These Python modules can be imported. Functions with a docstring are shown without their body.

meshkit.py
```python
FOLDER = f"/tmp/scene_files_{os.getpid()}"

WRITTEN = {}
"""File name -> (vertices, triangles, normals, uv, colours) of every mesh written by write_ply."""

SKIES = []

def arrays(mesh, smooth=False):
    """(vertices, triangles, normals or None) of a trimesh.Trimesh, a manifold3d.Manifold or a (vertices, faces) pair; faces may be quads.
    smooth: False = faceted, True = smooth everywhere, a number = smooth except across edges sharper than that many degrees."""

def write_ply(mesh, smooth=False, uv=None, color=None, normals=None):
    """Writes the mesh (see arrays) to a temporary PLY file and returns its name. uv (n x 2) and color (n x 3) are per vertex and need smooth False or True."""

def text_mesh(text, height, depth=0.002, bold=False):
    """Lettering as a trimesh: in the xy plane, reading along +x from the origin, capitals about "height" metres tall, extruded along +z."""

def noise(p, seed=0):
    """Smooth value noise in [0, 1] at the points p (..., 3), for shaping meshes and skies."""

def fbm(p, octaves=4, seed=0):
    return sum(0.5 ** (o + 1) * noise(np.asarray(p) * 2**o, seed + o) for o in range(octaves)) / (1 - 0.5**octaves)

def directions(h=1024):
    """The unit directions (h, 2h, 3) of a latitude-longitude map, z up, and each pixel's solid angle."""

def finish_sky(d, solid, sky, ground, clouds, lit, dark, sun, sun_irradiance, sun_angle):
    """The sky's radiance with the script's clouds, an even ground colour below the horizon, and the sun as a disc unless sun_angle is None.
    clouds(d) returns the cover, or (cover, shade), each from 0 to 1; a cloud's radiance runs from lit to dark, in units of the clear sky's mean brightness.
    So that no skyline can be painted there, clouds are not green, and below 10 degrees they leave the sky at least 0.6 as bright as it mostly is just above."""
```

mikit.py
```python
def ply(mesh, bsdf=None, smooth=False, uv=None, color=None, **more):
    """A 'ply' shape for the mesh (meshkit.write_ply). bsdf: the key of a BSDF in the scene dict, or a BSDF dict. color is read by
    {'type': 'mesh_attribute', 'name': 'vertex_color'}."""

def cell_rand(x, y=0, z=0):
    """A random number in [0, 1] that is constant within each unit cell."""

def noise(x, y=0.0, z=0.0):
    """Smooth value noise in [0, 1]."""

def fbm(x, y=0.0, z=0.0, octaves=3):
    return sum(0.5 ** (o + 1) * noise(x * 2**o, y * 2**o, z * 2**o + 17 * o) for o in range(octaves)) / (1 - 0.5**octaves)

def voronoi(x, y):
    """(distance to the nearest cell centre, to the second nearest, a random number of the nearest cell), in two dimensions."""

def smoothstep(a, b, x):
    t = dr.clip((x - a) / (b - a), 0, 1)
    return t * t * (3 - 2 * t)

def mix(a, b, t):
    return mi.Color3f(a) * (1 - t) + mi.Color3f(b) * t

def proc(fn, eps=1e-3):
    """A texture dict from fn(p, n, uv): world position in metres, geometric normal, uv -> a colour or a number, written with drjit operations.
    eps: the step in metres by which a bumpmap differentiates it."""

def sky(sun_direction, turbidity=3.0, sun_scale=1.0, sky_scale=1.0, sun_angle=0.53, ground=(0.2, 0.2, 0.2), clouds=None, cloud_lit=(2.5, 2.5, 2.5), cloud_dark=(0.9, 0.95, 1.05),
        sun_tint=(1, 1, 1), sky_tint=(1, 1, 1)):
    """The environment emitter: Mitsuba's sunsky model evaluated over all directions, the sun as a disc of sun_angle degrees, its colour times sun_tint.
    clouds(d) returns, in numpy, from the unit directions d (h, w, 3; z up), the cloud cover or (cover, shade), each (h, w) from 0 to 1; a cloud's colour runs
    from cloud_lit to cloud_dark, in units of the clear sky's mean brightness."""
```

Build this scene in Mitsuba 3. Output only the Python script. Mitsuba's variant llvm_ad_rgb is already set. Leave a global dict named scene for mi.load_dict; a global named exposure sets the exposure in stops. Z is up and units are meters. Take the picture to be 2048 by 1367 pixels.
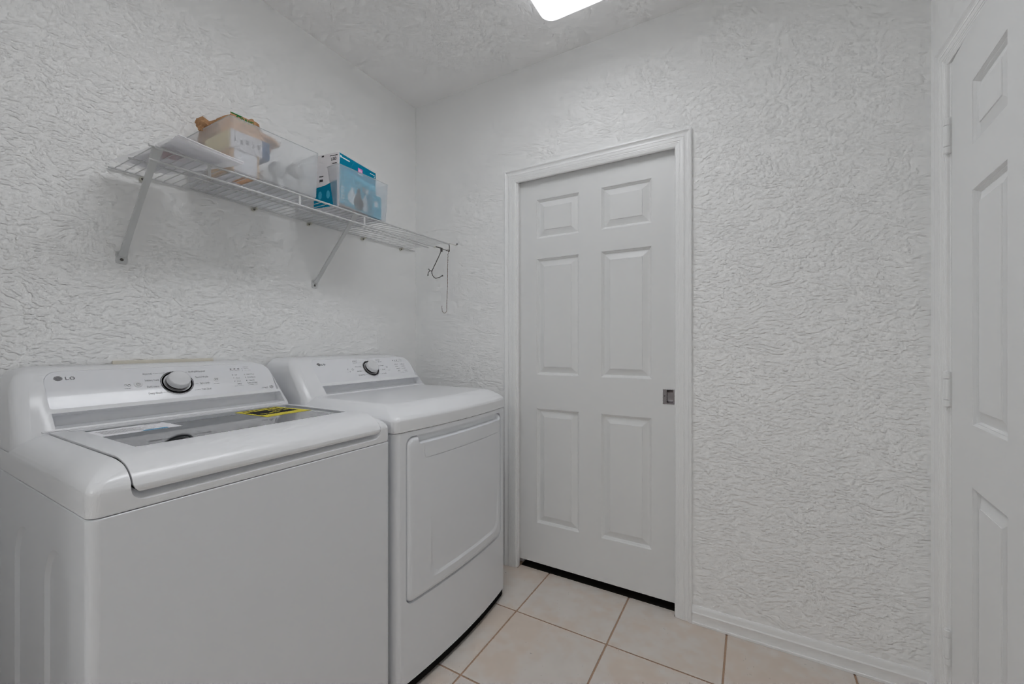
import math, random
import numpy as np
import trimesh, shapely
import drjit as dr
import mitsuba as mi
import manifold3d as m3
from shapely.geometry import Polygon, Point
import mikit, meshkit
from mikit import proc, noise, fbm, smoothstep, mix

T = mi.ScalarTransform4f
random.seed(7)
RNG = np.random.default_rng(7)
scene, labels = {}, {}

# ------------------------------------------------------------------ camera, light levels
CAM = np.array([1.7678, -1.8913, 1.171])
YAW = 0.5226
FWD = np.array([-math.sin(YAW), math.cos(YAW), 0.0])
scene['camera'] = {
    'type': 'perspective', 'fov': math.degrees(2 * math.atan(1024 / 826.2354)), 'fov_axis': 'x',
    'principal_point_offset_y': -4.0 / 1367.0, 'near_clip': 0.01, 'far_clip': 50.0,
    'to_world': T().look_at(origin=CAM.tolist(), target=(CAM + FWD).tolist(), up=[0, 0, 1])}
LAMP_RADIANCE = [5.65, 5.74, 5.92]
FILL_RADIANCE = [14.2, 14.1, 14.0]  # strength of the added fill light
exposure = 0.39

# ------------------------------------------------------------------ sizes of the room
H = 2.6056            # ceiling
W = 2.291             # right wall
YF = -2.95            # wall behind the camera
TILE, XG, YG = 0.4037, 0.8787, -0.3095

# ------------------------------------------------------------------ materials
def rgb(*c):
    return {'type': 'rgb', 'value': list(c)}


def wrinkle(u, v):
    """skip-trowel relief: flat plateaus with short broken wavy edges, a little patchy"""
    a = noise(u * 11.0, v * 11.0, 3.0)
    b = noise(u * 13.0, v * 15.0, 9.0)
    n1 = noise(u * 82.0 + a * 4.4, v * 140.0 + b * 6.4, 1.0)
    n2 = noise(u * 150.0 + b * 3.0, v * 255.0 + a * 4.0, 5.0)
    h = n1 * 0.65 + n2 * 0.35
    return smoothstep(0.42, 0.60, h) * 0.7 + smoothstep(0.62, 0.78, h) * 0.5


def wall_relief(p, n, uv):
    u = p.x + p.y
    return wrinkle(u + p.z * 0.25, p.z - u * 0.12)


def ceiling_relief(p, n, uv):
    return wrinkle(p.x * 0.8 + p.y * 0.5, p.y * 0.62 - p.x * 0.35)


def plastic(r, g, b, alpha=0.1, ior=1.5):
    return {'type': 'roughplastic', 'distribution': 'ggx', 'alpha': alpha, 'int_ior': ior, 'nonlinear': True,
            'diffuse_reflectance': rgb(r, g, b)}


def diffuse(r, g, b):
    return {'type': 'twosided', 'bsdf': {'type': 'diffuse', 'reflectance': rgb(r, g, b)}}


scene['paint_wall'] = {'type': 'twosided', 'bsdf': {'type': 'bumpmap', 'arbitrary': proc(wall_relief, eps=6e-4), 'scale': 0.0026,
                       'bsdf': {'type': 'principled', 'base_color': rgb(.862, .866, .862), 'roughness': 0.6, 'specular': 0.35}}}
scene['paint_ceiling'] = {'type': 'twosided', 'bsdf': {'type': 'bumpmap', 'arbitrary': proc(ceiling_relief, eps=1e-3), 'scale': 0.0046,
                          'bsdf': {'type': 'principled', 'base_color': rgb(.88, .88, .877), 'roughness': 0.7, 'specular': 0.3}}}
scene['paint_trim'] = {'type': 'twosided', 'bsdf': {'type': 'principled', 'base_color': rgb(.80, .805, .805), 'roughness': 0.32, 'specular': 0.45}}


def grain(p, n, uv):
    u = p.x + p.y
    return fbm(u * 240.0, p.z * 9.0, 2.0, octaves=2)


scene['paint_door'] = {'type': 'twosided', 'bsdf': {'type': 'bumpmap', 'arbitrary': proc(grain, eps=6e-4), 'scale': 0.00022,
                       'bsdf': {'type': 'principled', 'base_color': rgb(.72, .725, .725), 'roughness': 0.38, 'specular': 0.45}}}


def tile_tone(p, n, uv):
    a = fbm(p.x * 5.0 + 3.1, p.y * 5.0, 0.3, octaves=4)
    b = fbm(p.x * 26.0, p.y * 26.0, 2.0, octaves=3)
    c = noise(p.x * 150.0, p.y * 150.0, 4.0)
    t = mix((.86, .74, .645), (.86, .80, .745), smoothstep(.36, .62, a * 0.75 + b * 0.25))
    t = t * (0.97 + 0.06 * b)
    return t * (1.0 - 0.5 * smoothstep(.955, .985, c) * smoothstep(.5, .6, b))


scene['ceramic_tile'] = {'type': 'roughplastic', 'distribution': 'ggx', 'alpha': 0.22, 'int_ior': 1.45, 'nonlinear': False, 'diffuse_reflectance': proc(tile_tone)}
scene['grout'] = diffuse(.44, .30, .215)
scene['enamel'] = plastic(.93, .935, .945, 0.055)
scene['enamel_body'] = plastic(.92, .93, .945, 0.10)
scene['white_plastic'] = plastic(.90, .905, .915, 0.14)
scene['panel_plastic'] = plastic(.92, .925, .94, 0.035)
scene['grey_plastic'] = plastic(.30, .30, .31, 0.2)
scene['dark_print'] = diffuse(.055, .055, .06)
scene['grey_print'] = diffuse(.21, .21, .22)
scene['pale_print'] = diffuse(.36, .36, .37)
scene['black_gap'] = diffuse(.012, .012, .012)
scene['silver_ring'] = {'type': 'principled', 'base_color': rgb(.50, .50, .51), 'metallic': 0.6, 'roughness': 0.35}
scene['nickel'] = {'type': 'roughconductor', 'material': 'Cr', 'alpha': 0.16, 'specular_reflectance': rgb(.36, .355, .345)}
scene['dark_metal'] = {'type': 'principled', 'base_color': rgb(.10, .095, .09), 'metallic': 0.8, 'roughness': 0.35}
scene['copper_wire'] = {'type': 'principled', 'base_color': rgb(.20, .15, .125), 'metallic': 0.7, 'roughness': 0.4}
scene['wire_coat'] = plastic(.80, .81, .81, 0.16)
scene['clip_plastic'] = plastic(.78, .77, .70, 0.2)
scene['steel_drum'] = {'type': 'roughconductor', 'material': 'Cr', 'alpha': 0.3}
scene['tub_grey'] = plastic(.22, .23, .24, 0.2)
scene['lid_glass'] = {'type': 'thindielectric', 'int_ior': 1.52, 'specular_transmittance': rgb(.62, .66, .68)}
scene['yellow_paper'] = diffuse(.70, .60, .10)
scene['white_paper'] = diffuse(.88, .88, .91)
scene['black_print'] = diffuse(.045, .042, .04)
scene['blue_print'] = diffuse(.13, .33, .52)
scene['red_print'] = diffuse(.42, .12, .13)
scene['teal_print'] = diffuse(.006, .20, .33)
scene['teal_pale'] = diffuse(.07, .40, .56)
scene['pink_print'] = diffuse(.80, .22, .55)
scene['white_print'] = diffuse(.78, .82, .84)
scene['card_white'] = diffuse(.78, .76, .78)
scene['card_cream'] = diffuse(.78, .66, .42)
scene['card_brown'] = diffuse(.24, .17, .14)
scene['card_kraft'] = diffuse(.62, .40, .22)
scene['navy_print'] = diffuse(.05, .10, .19)
scene['orange_print'] = diffuse(.85, .38, .10)
scene['cream_plastic'] = plastic(.96, .93, .85, 0.25)


def kraft_tone(p, n, uv):
    a = fbm(p.x * 60.0, p.y * 60.0, p.z * 60.0, octaves=3)
    return mix((.36, .20, .105), (.50, .30, .17), a)


scene['kraft_paper'] = {'type': 'twosided', 'bsdf': {'type': 'diffuse', 'reflectance': proc(kraft_tone)}}
scene['green_print'] = diffuse(.03, .14, .04)
scene['bulb_white'] = plastic(.96, .96, .96, 0.25)
scene['bulb_cap'] = {'type': 'roughconductor', 'material': 'Al', 'alpha': 0.3}
scene['frosted'] = {'type': 'principledthin', 'base_color': rgb(.96, .975, .99), 'roughness': 0.20, 'spec_trans': 0.62, 'diff_trans': 1.0, 'eta': 1.3}
scene['clear_sleeve'] = {'type': 'principledthin', 'base_color': rgb(.93, .93, .94), 'roughness': 0.12, 'spec_trans': 0.72, 'diff_trans': 1.0, 'eta': 1.3}
scene['shade_black'] = diffuse(.02, .018, .016)  # near black, for the shade painted under the sliding door

# ------------------------------------------------------------------ helpers
def key_for(name):
    if name not in scene:
        return name
    k = 1
    while f'{name}_{k:03d}' in scene:
        k += 1
    return f'{name}_{k:03d}'


def put(name, mesh, mat, smooth=30, label=None, cat=None, group=None, kind=None, parent=None, **more):
    full = name if parent is None else f'{parent}__{name}'
    k = key_for(full)
    scene[k] = mikit.ply(mesh, mat, smooth=smooth, **more) if not isinstance(mesh, dict) else dict(mesh)
    d = {}
    if label: d['label'] = label
    if cat: d['category'] = cat
    if group: d['group'] = group
    if kind is None and parent and any(t in name for t in ('lettering', '_print', 'print', 'symbols', 'indicator_lights', 'brand_letters', 'emblem_face', 'collar')): kind = 'stuff'
    if kind: d['kind'] = kind
    if d: labels[k] = d
    return k


def puts(name, meshes, mat, smooth=30, parent=None):
    for m in meshes: put(name, m, mat, smooth, parent=parent)


def thing(name, label, cat, group=None):
    k = name
    n = 0
    while k in labels or k in scene:
        n += 1
        k = f'{name}_{n:03d}'
    labels[k] = {'label': label, 'category': cat}
    if group: labels[k]['group'] = group
    return k


def mf(mesh):
    return m3.Manifold(m3.Mesh(np.asarray(mesh.vertices, np.float32), np.asarray(mesh.faces, np.uint32)))


def hull(pts):
    return m3.Manifold.hull_points(np.asarray(pts, float).reshape(-1, 3))


def tm(m):
    g = m.to_mesh()
    return trimesh.Trimesh(np.array(g.vert_properties[:, :3]), np.array(g.tri_verts), process=False)


def cat_(*ms):
    return trimesh.util.concatenate([m if isinstance(m, trimesh.Trimesh) else tm(m) for m in ms])


def bx(x0, x1, y0, y1, z0, z1):
    return m3.Manifold.cube([x1 - x0, y1 - y0, z1 - z0]).translate([x0, y0, z0])


def rbox(x0, x1, y0, y1, z0, z1, b=0.002):
    p = []
    for sx in (0, 1):
        for sy in (0, 1):
            for sz in (0, 1):
                c = np.array([(x0, x1)[sx], (y0, y1)[sy], (z0, z1)[sz]], float)
                d = np.array([1 - 2 * sx, 1 - 2 * sy, 1 - 2 * sz], float) * b
                for k in range(3):
                    q = c + d
                    q[k] = c[k]
                    p.append(q)
                p.append(c + d * 0.42)
    return hull(p)


def rrect(a0, a1, b0, b1, r, n=6):
    """rounded rectangle, counter-clockwise (N,2); r a number or (r at a0b0, a1b0, a1b1, a0b1)"""
    r = (r,) * 4 if np.isscalar(r) else r
    out = []
    for (cx, cy, t0, rr) in ((a0 + r[0], b0 + r[0], 180, r[0]), (a1 - r[1], b0 + r[1], 270, r[1]), (a1 - r[2], b1 - r[2], 0, r[2]), (a0 + r[3], b1 - r[3], 90, r[3])):
        for k in range(n + 1):
            t = math.radians(t0 + 90 * k / n)
            out.append((cx + rr * math.cos(t), cy + rr * math.sin(t)))
    return np.array(out)


def loft(loops, cap=True):
    """mesh over equally long closed loops (N,3); star-shaped caps"""
    L = [np.asarray(l, float) for l in loops]
    n = len(L[0])
    v = np.vstack(L)
    f = []
    for k in range(len(L) - 1):
        for i in range(n):
            a, b = k * n + i, k * n + (i + 1) % n
            f += [(a, b, b + n), (a, b + n, a + n)]
    if cap:
        for base, inv in ((0, True), ((len(L) - 1) * n, False)):
            c = len(v)
            v = np.vstack([v, v[base:base + n].mean(0)])
            for i in range(n):
                t = (base + i, base + (i + 1) % n, c)
                f.append(t[::-1] if inv else t)
    f = np.array(f)
    m = trimesh.Trimesh(v, f, process=False)
    if cap and m.volume < 0: m.invert()
    return m


def tube(points, r, sides=8, caps=True):
    p = np.asarray(points, float)
    t = np.gradient(p, axis=0)
    t /= np.linalg.norm(t, axis=1, keepdims=True)
    a = np.cross(t[0], [0, 0, 1.0] if abs(t[0][2]) < .9 else [1.0, 0, 0])
    loops = []
    for i in range(len(p)):
        a = a - t[i] * (a @ t[i])
        a /= np.linalg.norm(a)
        b = np.cross(t[i], a)
        ang = np.arange(sides) * 2 * np.pi / sides
        rr = r if np.isscalar(r) else r[i]
        loops.append(p[i] + rr * (np.cos(ang)[:, None] * a + np.sin(ang)[:, None] * b))
    return loft(loops, caps)


def arc(c, u, v, r, t0, t1, n=10):
    t = np.radians(np.linspace(t0, t1, n))
    return np.asarray(c) + r * (np.cos(t)[:, None] * np.asarray(u) + np.sin(t)[:, None] * np.asarray(v))


def lathe(profile, c, axis, sides=40):
    """profile rows (radius, height along axis)"""
    axis = np.asarray(axis, float) / np.linalg.norm(axis)
    a = np.cross(axis, [0, 1.0, 0] if abs(axis[1]) < .9 else [1.0, 0, 0])
    a /= np.linalg.norm(a)
    b = np.cross(axis, a)
    ang = np.arange(sides) * 2 * np.pi / sides
    ring = np.cos(ang)[:, None] * a + np.sin(ang)[:, None] * b
    return loft([np.asarray(c) + axis * h + ring * max(r, 1e-5) for r, h in profile])


def extr(poly2, o, u, v, n, d):
    """extrude shapely polygon in the plane (o; u, v) by d along n"""
    geoms = getattr(poly2, 'geoms', [poly2])
    out = []
    M = np.eye(4)
    M[:3, 0], M[:3, 1], M[:3, 2], M[:3, 3] = u, v, n, o
    for g in geoms:
        m = trimesh.creation.extrude_polygon(g, d, engine='earcut')
        m.apply_transform(M)
        if m.volume < 0:
            m.invert()
        out.append(m)
    return trimesh.util.concatenate(out)


def writing(text, h, o, u, v, n, width=None, depth=0.0004, bold=False):
    """lettering whose baseline starts at o, along u, upright along v, raised along n"""
    m = meshkit.text_mesh(text, 1.0, 1.0, bold)
    s = h
    w = m.vertices[:, 0].max()
    sx = s if width is None else width / w
    P = m.vertices
    q = np.asarray(o) + np.outer(P[:, 0] * sx, u) + np.outer(P[:, 1] * s, v) + np.outer(P[:, 2] * depth, n)
    return trimesh.Trimesh(q, m.faces, process=False)


X_, Y_, Z_ = np.array([1., 0, 0]), np.array([0, 1., 0]), np.array([0, 0, 1.])

# ------------------------------------------------------------------ the room shell
put('ceiling', bx(-.15, W + .15, YF - .15, .16, H, H + .1), 'paint_ceiling', False, kind='structure')
put('wall_left', bx(-.12, 0, YF - .15, .16, -.05, H), 'paint_wall', False, kind='structure')
OP = (.712, 1.487, 2.022)      # opening of the sliding door: x0, x1, top
back = bx(0, W, 0, .12, -.05, H) - bx(OP[0] - .004, OP[1] + .004, -.1, .3, -.1, OP[2] + .004) - bx(.62, OP[0] + .1, .024, .072, -.1, 2.06) - bx(OP[0] - .01, OP[1] + .01, .024, .072, 1.9, 2.06)
put('wall_back', back, 'paint_wall', False, kind='structure')
DR = (-1.077, -.160, 2.017)    # opening of the hinged door in the right wall: y0, y1, top
right = bx(W, W + .12, YF - .15, .16, -.05, H) - bx(W - .1, W + .3, DR[0] - .016, DR[1] + .016, -.1, DR[2] + .016)
put('wall_right', right, 'paint_wall', False, kind='structure')
# the wall behind the camera with the wide opening to the hall the photograph is taken from
front = bx(0, W, YF - .12, YF, -.05, H) - bx(.25, 2.20, YF - .3, YF + .1, -.1, 2.30)
put('wall_front', front, 'paint_wall', False, kind='structure')
put('wall_return', bx(0, .80, -2.22, -2.10, -.05, H), 'paint_wall', False, kind='structure')
hall = (bx(-.6, W + .6, YF - 2.6, YF - .12, -.05, H + .05) - bx(-.5, W + .5, YF - 2.5, YF - .1, 0.0, H))
put('wall_hall', hall, 'paint_wall', False, kind='structure')

# floor: grout bed and one entry per tile
put('floor', bx(-.12, W + .12, YF - .12, .16, -.05, -.0035), 'grout', False, kind='structure')
TILE_VARIANTS = {}
GAP = .0065
ix0, iy0 = math.floor((0 - XG) / TILE), math.floor((YF - YG) / TILE)
for i in range(ix0, math.ceil((W - XG) / TILE)):
    for j in range(iy0, 2):
        x0, x1 = XG + i * TILE + GAP / 2, XG + (i + 1) * TILE - GAP / 2
        y0, y1 = YG + j * TILE + GAP / 2, YG + (j + 1) * TILE - GAP / 2
        x0, x1, y0, y1 = max(x0, .002), min(x1, W - .002), max(y0, YF), min(y1, .036)
        if x1 - x0 < .02 or y1 - y0 < .02: continue
        if y0 < -.001 < y1:      # the back wall stands on the floor; tiles run on only through its opening
            t = rbox(x0, x1, y0, -.001, -.004, 0.0, .0018)
            o0, o1 = max(x0, OP[0] + .001), min(x1, OP[1] - .001)
            if o1 - o0 > .02: t = t + rbox(o0, o1, y0 + .02, y1, -.004, 0.0, .0018)
        else:
            t = rbox(x0, x1, y0, y1, -.004, 0.0, .0018)
        put('tile', t, 'ceramic_tile', 40, parent='floor')

put('shade_strip', bx(OP[0], OP[1], .0365, .3, -.004, -.0005), 'shade_black', False, parent='floor', label='dark strip painted as shade under the sliding door')  # the door gap's shade, painted as a near-black strip

# ------------------------------------------------------------------ casings, jambs, baseboards
CASING = [(0, 0), (0, .0155), (.0025, .0175), (.0075, .0178), (.0095, .0165), (.014, .0128), (.020, .0112), (.026, .0118), (.0305, .0140),
          (.0312, .0126), (.036, .0128), (.044, .0120), (.0446, .0106), (.050, .0108), (.0508, .0096), (.0565, .0094), (.0572, .0085), (.0625, .0082), (.0665, .0060), (.067, 0)]
BASE = [(0, 0), (.0155, 0), (.0158, .007), (.0150, .0088), (.0118, .0098), (.0108, .018), (.0106, .030), (.0116, .040), (.0132, .0455), (.0118, .0478), (.0098, .0500),
        (.0088, .0545), (.0080, .058), (.0074, .0625), (.0060, .068), (.0035, .0725), (0, .0745)]


def strip(prof, A, B):
    """ruled strip of a profile between end maps A and B (profile point -> xyz), ends closed"""
    a, b = np.array([A(*q) for q in prof]), np.array([B(*q) for q in prof])
    n = len(prof)
    v = np.vstack([a, b])
    f = []
    for i in range(n):
        j = (i + 1) % n
        f += [(i, j, n + j), (i, n + j, n + i)]
    tv, tri = trimesh.creation.triangulate_polygon(Polygon(prof), engine='earcut')
    near = np.array([np.argmin(((np.asarray(prof) - q) ** 2).sum(1)) for q in tv])
    tri = [t for t in near[tri] if len(set(t)) == 3]
    f += [tuple(t) for t in tri] + [tuple(n + t[::-1]) for t in tri]
    m = trimesh.Trimesh(v, np.array(f), process=False)
    if m.volume < 0: m.invert()
    return m


def casing(parent, lo, hi, top, w_at, cw=.067):
    """three mitred pieces around an opening; lo, hi: outer edges along the wall; w_at(s, t, z) -> xyz"""
    put('side_casing', strip(CASING, lambda w, t: w_at(lo + w, t, 0.0015), lambda w, t: w_at(lo + w, t, top - w)), 'paint_trim', 20, parent=parent)
    put('side_casing', strip(CASING, lambda w, t: w_at(hi - w, t, 0.0015), lambda w, t: w_at(hi - w, t, top - w)), 'paint_trim', 20, parent=parent)
    put('head_casing', strip(CASING, lambda w, t: w_at(lo + w, t, top - w), lambda w, t: w_at(hi - w, t, top - w)), 'paint_trim', 20, parent=parent)


labels['trim_1'] = {'kind': 'structure', 'label': 'white moulded casing around the six panel sliding door', 'category': 'door casing'}
labels['trim_2'] = {'kind': 'structure', 'label': 'white moulded casing around the hinged door at the right', 'category': 'door casing'}
casing('trim_1', .6385, 1.5555, 2.0815, lambda s, t, z: (s, -t, z))
casing('trim_2', -1.150, -.0865, 2.0815, lambda s, t, z: (W - t, s, z))
# jamb boards
puts('jamb', [rbox(OP[0] - .018, OP[0], .001, .023, .001, OP[2], .001), rbox(OP[0] - .018, OP[0], .073, .119, .001, OP[2], .001)], 'paint_trim', 20, parent='trim_1')
put('jamb', rbox(OP[1], OP[1] + .018, .001, .119, .001, OP[2] + .018, .001), 'paint_trim', 20, parent='trim_1')
puts('head_jamb', [rbox(OP[0], OP[1], .001, .023, OP[2], OP[2] + .018, .001), rbox(OP[0], OP[1], .073, .119, OP[2], OP[2] + .018, .001)], 'paint_trim', 20, parent='trim_1')
put('jamb', rbox(W - .0005, W + .119, DR[1], DR[1] + .016, .001, DR[2] + .016, .001), 'paint_trim', 20, parent='trim_2')
put('jamb', rbox(W - .0005, W + .119, DR[0] - .016, DR[0], .001, DR[2] + .016, .001), 'paint_trim', 20, parent='trim_2')
put('head_jamb', rbox(W - .0005, W + .119, DR[0], DR[1], DR[2], DR[2] + .016, .001), 'paint_trim', 20, parent='trim_2')
put('door_stop', rbox(W + .042, W + .054, DR[1] - .011, DR[1], .001, DR[2], .001), 'paint_trim', 20, parent='trim_2')
put('baseboard_back', strip(BASE, lambda t, z: (1.556, -t, z + .0005), lambda t, z: (W - t * .2, -t, z + .0005)), 'paint_trim', 20, kind='structure',
    label='white moulded baseboard below the bare back wall', cat='baseboard')
put('baseboard_corner', strip(BASE, lambda t, z: (.0005, -t, z + .0005), lambda t, z: (.638, -t, z + .0005)), 'paint_trim', 20, kind='structure')
put('baseboard_left', strip(BASE, lambda t, z: (t, YF, z + .0005), lambda t, z: (t, -.016, z + .0005)), 'paint_trim', 20, kind='structure')
put('baseboard_right', strip(BASE, lambda t, z: (W - t, YF, z + .0005), lambda t, z: (W - t, -1.1505, z + .0005)), 'paint_trim', 20, kind='structure')
put('baseboard_nook', strip(BASE, lambda t, z: (W - t, -.0862, z + .0005), lambda t, z: (W - t, -t * .2 - .0005, z + .0005)), 'paint_trim', 20, kind='structure')

# ------------------------------------------------------------------ six panel doors
PANEL_PROFILE = [(0, 0), (.0030, .0004), (.0036, .0022), (.0072, .0058), (.0080, .0074), (.0092, .0076), (.0124, .0116), (.0134, .0138), (.0160, .0140),
                 (.0430, .0048), (.0440, .0024), (.0452, .0020)]


def door_meshes(width, z0, z1, cols, rows, thick):
    """leaf and panels in door space: s along the width, depth d into the door, z up"""
    leaf = bx(0, width, 0, thick, z0, z1)
    panels = []
    for (c0, c1) in cols:
        for (r0, r1) in rows:
            leaf -= bx(c0, c1, -.01, .0175, r0, r1)
            loops = []
            for ins, d in PANEL_PROFILE:
                loops.append([(c0 + ins, d, r0 + ins), (c1 - ins, d, r0 + ins), (c1 - ins, d, r1 - ins), (c0 + ins, d, r1 - ins)])
            b = [(c0, .0175, r0), (c1, .0175, r0), (c1, .0175, r1), (c0, .0175, r1)]
            panels.append(loft([b] + loops))
    return tm(leaf), panels


def mapped(m, fn):
    v = np.array([fn(*q) for q in np.asarray(m.vertices)])
    out = trimesh.Trimesh(v, np.array(m.faces), process=False)
    if out.volume < 0: out.invert()
    return out


labels['door_1'] = {'kind': 'structure', 'label': 'closed white six panel sliding door with square metal finger pull', 'category': 'door'}
lf, pans = door_meshes(.781, .038, 2.045, [(.100, .337), (.444, .681)], [(1.714, 1.919), (1.010, 1.614), (.243, .840)], .035)
at1 = lambda s, d, z: (.706 + s, .030 + d, z)
cut = m3.Manifold(m3.Mesh(np.asarray(lf.vertices, np.float32), np.asarray(lf.faces, np.uint32)))
cut = cut - bx(.7285, .7755, -.01, .014, .9075, .9695)
put('leaf', mapped(tm(cut), at1), 'paint_door', 20, parent='door_1')
for p in pans: put('panel', mapped(p, at1), 'paint_door', 20, parent='door_1')
# flush pull: plate with a scooped cup, screw
px0, px1, pz0, pz1, py = 1.4335, 1.4815, .906, .971, .0295
plate = rbox(px0, px1, py - .0012, py + .002, pz0, pz1, .0005) - bx(px0 + .0165, px1 - .0055, -.01, .2, pz0 + .0065, pz1 - .003)
fp = 'door_1__finger_pull'
labels[fp] = {'label': 'square satin metal finger pull'}
put('plate', plate, 'nickel', 30, parent=fp)
cx0, cx1 = px0 + .0165, px1 - .0055
zz = np.linspace(0, 1, 15)
cup = []
for k in zz:
    z = pz0 + .0065 + (pz1 - pz0 - .0095) * k
    d = .0115 * (1 - max(0, (k - .78) / .22) ** 2) if k > .78 else .0115 * min(1, (k / .16) ** .6 if k < .16 else 1)
    cup.append((z, d))
v, f = [], []
for z, d in cup:
    v += [(cx0, py + d, z), (cx1, py + d, z)]
for k in range(len(cup) - 1):
    a = 2 * k
    f += [(a, a + 1, a + 3), (a, a + 3, a + 2)]
side = []
for xx in (cx0, cx1):
    s0 = len(v)
    for z, d in cup: v += [(xx, py + d, z), (xx, py, z)]
    for k in range(len(cup) - 1):
        a = s0 + 2 * k
        f += [(a, a + 1, a + 3), (a, a + 3, a + 2)]
scene['nickel_cup'] = {'type': 'twosided', 'bsdf': dict(scene['nickel'])}
put('cup', trimesh.Trimesh(np.array(v), np.array(f), process=False), 'nickel_cup', 30, parent=fp)
put('screw', lathe([(.0001, .0015), (.0022, .0012), (.0028, 0), (.0028, -.003)], (px0 + .0078, py - .0005, .9415), (0, -1, 0), 12), 'black_print', 30, parent=fp)

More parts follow.
